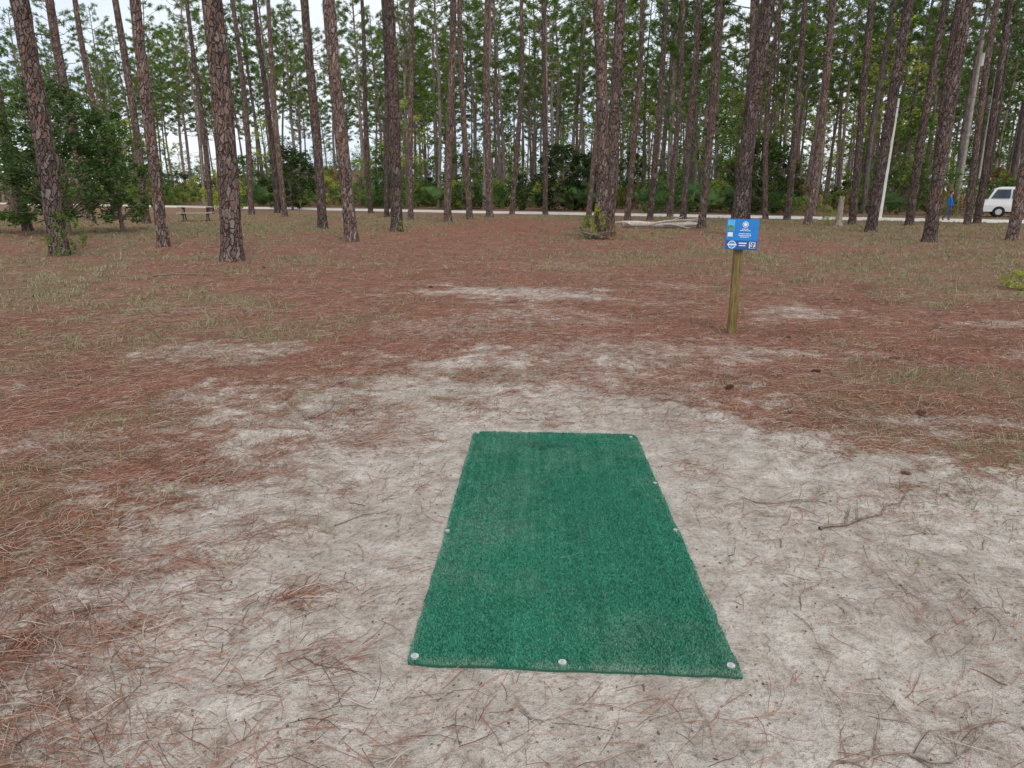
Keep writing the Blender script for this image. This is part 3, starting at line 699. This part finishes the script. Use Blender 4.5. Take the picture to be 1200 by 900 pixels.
# ---------------------------------------------------------------- parked car
paint=simple('car_white_paint',(.78,.78,.77),.25,.5,.03,2); tyre=simple('tyre_rubber',(.03,.03,.03),.9,.1,.2,10); lampm=simple('tail_lamp',(.35,.02,.02),.3,.5,.1,5)
car=bpy.data.objects.new('parked_car',None); COL.objects.link(car); car.location=(32.2,46.2,0); car.rotation_euler=(0,0,-.5)
prof=[(-2.35,.35),(-2.4,.75),(-2.3,1.05),(-2.15,1.12),(-1.85,1.75),(-1.5,1.86),(.3,1.86),(.75,1.72),(1.35,1.15),(2.2,1.0),(2.38,.85),(2.42,.4)]
g=MB(); n=len(prof); W_=[.9,.92,.9,.88,.74,.70,.70,.72,.86,.86,.88,.9]
V=[(x,-w,z) for (x,z),w in zip(prof,W_)]+[(x,w,z) for (x,z),w in zip(prof,W_)]
g.add(V,[(i,n+i,n+i+1,i+1) for i in range(n-1)]); g.add(V,[tuple(range(n)),tuple(range(2*n-1,n-1,-1))]); g.add(V,[(0,n-1,2*n-1,n)])
obj('body',g.mesh('body',[paint]),parent=car)
g=MB()
for sy in (-1,1):
    for (x0,x1,x2,x3) in ((-2.0,-1.0,-1.0,-1.72),(-.9,.1,.1,-.9),(.2,1.12,.6,.2)):
        V=[(x0,sy*.885,1.17),(x1,sy*.885,1.17),(x2,sy*.755,1.7),(x3,sy*.755,1.7)]; g.add(V,[(0,1,2,3)])
g.add([(.80,-.66,1.70),(.80,.66,1.70),(1.34,.78,1.19),(1.34,-.78,1.19)],[(0,1,2,3)]); g.add([(-2.17,-.78,1.14),(-2.17,.78,1.14),(-1.89,.68,1.7),(-1.89,-.68,1.7)],[(0,1,2,3)])
obj('windows',g.mesh('windows',[glass]),parent=car)
for x in (-1.5,1.5):
    for sy in (-1,1):
        g=MB(); V,F=tube([(x,sy*.95,.34),(x,sy*.93,.34),(x,sy*.7,.34)],[.30,.34,.34],20); g.add(V,F,mat=0); V,F=disc((x,sy*.951,.34),.30,20); g.add(V,F,mat=0); V,F=disc((x,sy*.956,.34),.18,16); g.add(V,F,mat=1)
        obj('wheel',g.mesh('wheel',[tyre,pinm]),parent=car)
for sy in (-1,1): bevbox('tail_lamp',(.06,.16,.3),(-2.39,sy*.72,.9),lampm,.01,car); bevbox('headlamp',(.06,.3,.14),(2.37,sy*.62,.82),pinm,.01,car)

# ---------------------------------------------------------------- person
pm,nt,p=newmat('clothed_body',.8,.2); v=ocoord(nt); sx=nt.nodes.new('ShaderNodeSeparateXYZ'); nt.links.new(v,sx.inputs[0])
f=mth(nt,'DIVIDE',sx.outputs[2],2.)
c=ramp(nt,f,[(0,(.03,.03,.03)),(.04,(.06,.08,.13)),(.46,(.03,.17,.60)),(.735,(.45,.27,.19))])
[e for e in nt.nodes if e.type=='VALTORGB'][-1].color_ramp.interpolation='CONSTANT'
nt.links.new(c,p.inputs['Base Color'])
per=bpy.data.objects.new('person',None); COL.objects.link(per); per.location=(24.6,41.5,0); per.rotation_euler=(0,0,1.2); per.scale=(.9,.9,.9)
me=bpy.data.meshes.new('body')
vs=[(0,0,.93),(0,0,1.12),(0,0,1.35),(0,0,1.46),(0,-.01,1.58),(.1,0,.88),(.12,-.14,.5),(.12,-.02,.08),(.12,-.16,.04),(-.1,0,.88),(-.12,.10,.5),(-.12,.32,.12),(-.12,.24,.03),(.18,0,1.38),(.23,.08,1.12),(.22,-.04,.9),(.22,-.08,.8),(-.18,0,1.38),(-.23,-.06,1.12),(-.22,-.18,.93),(-.22,-.23,.84)]
es=[(0,1),(1,2),(2,3),(3,4),(0,5),(5,6),(6,7),(7,8),(0,9),(9,10),(10,11),(11,12),(2,13),(13,14),(14,15),(15,16),(2,17),(17,18),(18,19),(19,20)]
rd_=[.14,.13,.15,.06,.055,.09,.065,.045,.04,.09,.065,.045,.04,.065,.045,.035,.03,.065,.045,.035,.03]
me.from_pydata(vs,es,[]); me.materials.append(pm); bo=obj('body',me,parent=per)
bo.modifiers.new('skin','SKIN')
for i_,r_ in enumerate(rd_): me.skin_vertices[0].data[i_].radius=(r_,r_*.8)
me.skin_vertices[0].data[0].use_root=True
bo.modifiers.new('sub','SUBSURF').levels=2; bo.modifiers['sub'].render_levels=2
skinm=simple('skin',(.45,.27,.19),.6,.3,.08,5); hairm=simple('hair',(.05,.035,.025),.8,.2,.3,30)
for nm,sc,lc,m_ in (('head',(.078,.098,.118),(0,-.01,1.66),skinm),('hair',(.086,.1,.11),(0,.015,1.69),hairm),('nose',(.014,.02,.02),(0,-.11,1.65),skinm),('ear',(.012,.02,.03),(.078,0,1.66),skinm),('ear',(.012,.02,.03),(-.078,0,1.66),skinm)):
    me=bpy.data.meshes.new(nm); bm=bmesh.new(); bmesh.ops.create_uvsphere(bm,u_segments=16,v_segments=10,radius=1); bm.to_mesh(me); bm.free(); me.materials.append(m_); obj(nm,me,lc,(0,0,0),sc,per)

# ---------------------------------------------------------------- world, sun, camera
w=bpy.data.worlds.new('World'); scene.world=w; w.use_nodes=True; nt=w.node_tree; bg=nt.nodes['Background']; out=nt.nodes['World Output']
sky=nt.nodes.new('ShaderNodeTexSky'); sky.sky_type='NISHITA'; sky.sun_disc=False; sky.sun_elevation=math.radians(52); sky.sun_rotation=math.radians(160)
nt.links.new(sky.outputs[0],bg.inputs[0]); bg.inputs[1].default_value=.12
bg2=nt.nodes.new('ShaderNodeBackground'); tc=nt.nodes.new('ShaderNodeTexCoord')
cn=noise(nt,mapping(nt,tc.outputs['Generated'],(1,1,3)),2.2,4,.5)
cc=ramp(nt,cn,[(.3,(.60,.73,.92)),(.5,(.82,.88,.96)),(.7,(.98,.99,1.))])
nt.links.new(cc,bg2.inputs[0]); bg2.inputs[1].default_value=1.2
ms=nt.nodes.new('ShaderNodeMixShader'); ms.inputs[0].default_value=.84
nt.links.new(bg.outputs[0],ms.inputs[1]); nt.links.new(bg2.outputs[0],ms.inputs[2]); nt.links.new(ms.outputs[0],out.inputs[0])
sl=bpy.data.lights.new('sun','SUN'); sl.energy=1.5; sl.angle=math.radians(12); sl.color=(1,.95,.89)
so=bpy.data.objects.new('sun',sl); COL.objects.link(so); so.rotation_euler=(math.radians(38),0,math.radians(20))
cam=bpy.data.cameras.new('camera'); cam.sensor_width=36; cam.lens=25.2; cam.clip_end=2000; cam.clip_start=.05
co=bpy.data.objects.new('camera',cam); COL.objects.link(co); co.location=(0,0,1.7); co.rotation_euler=(math.radians(90-15.19),0,0); scene.camera=co
scene.view_settings.view_transform='Standard'; scene.view_settings.look='None'; scene.view_settings.exposure=0
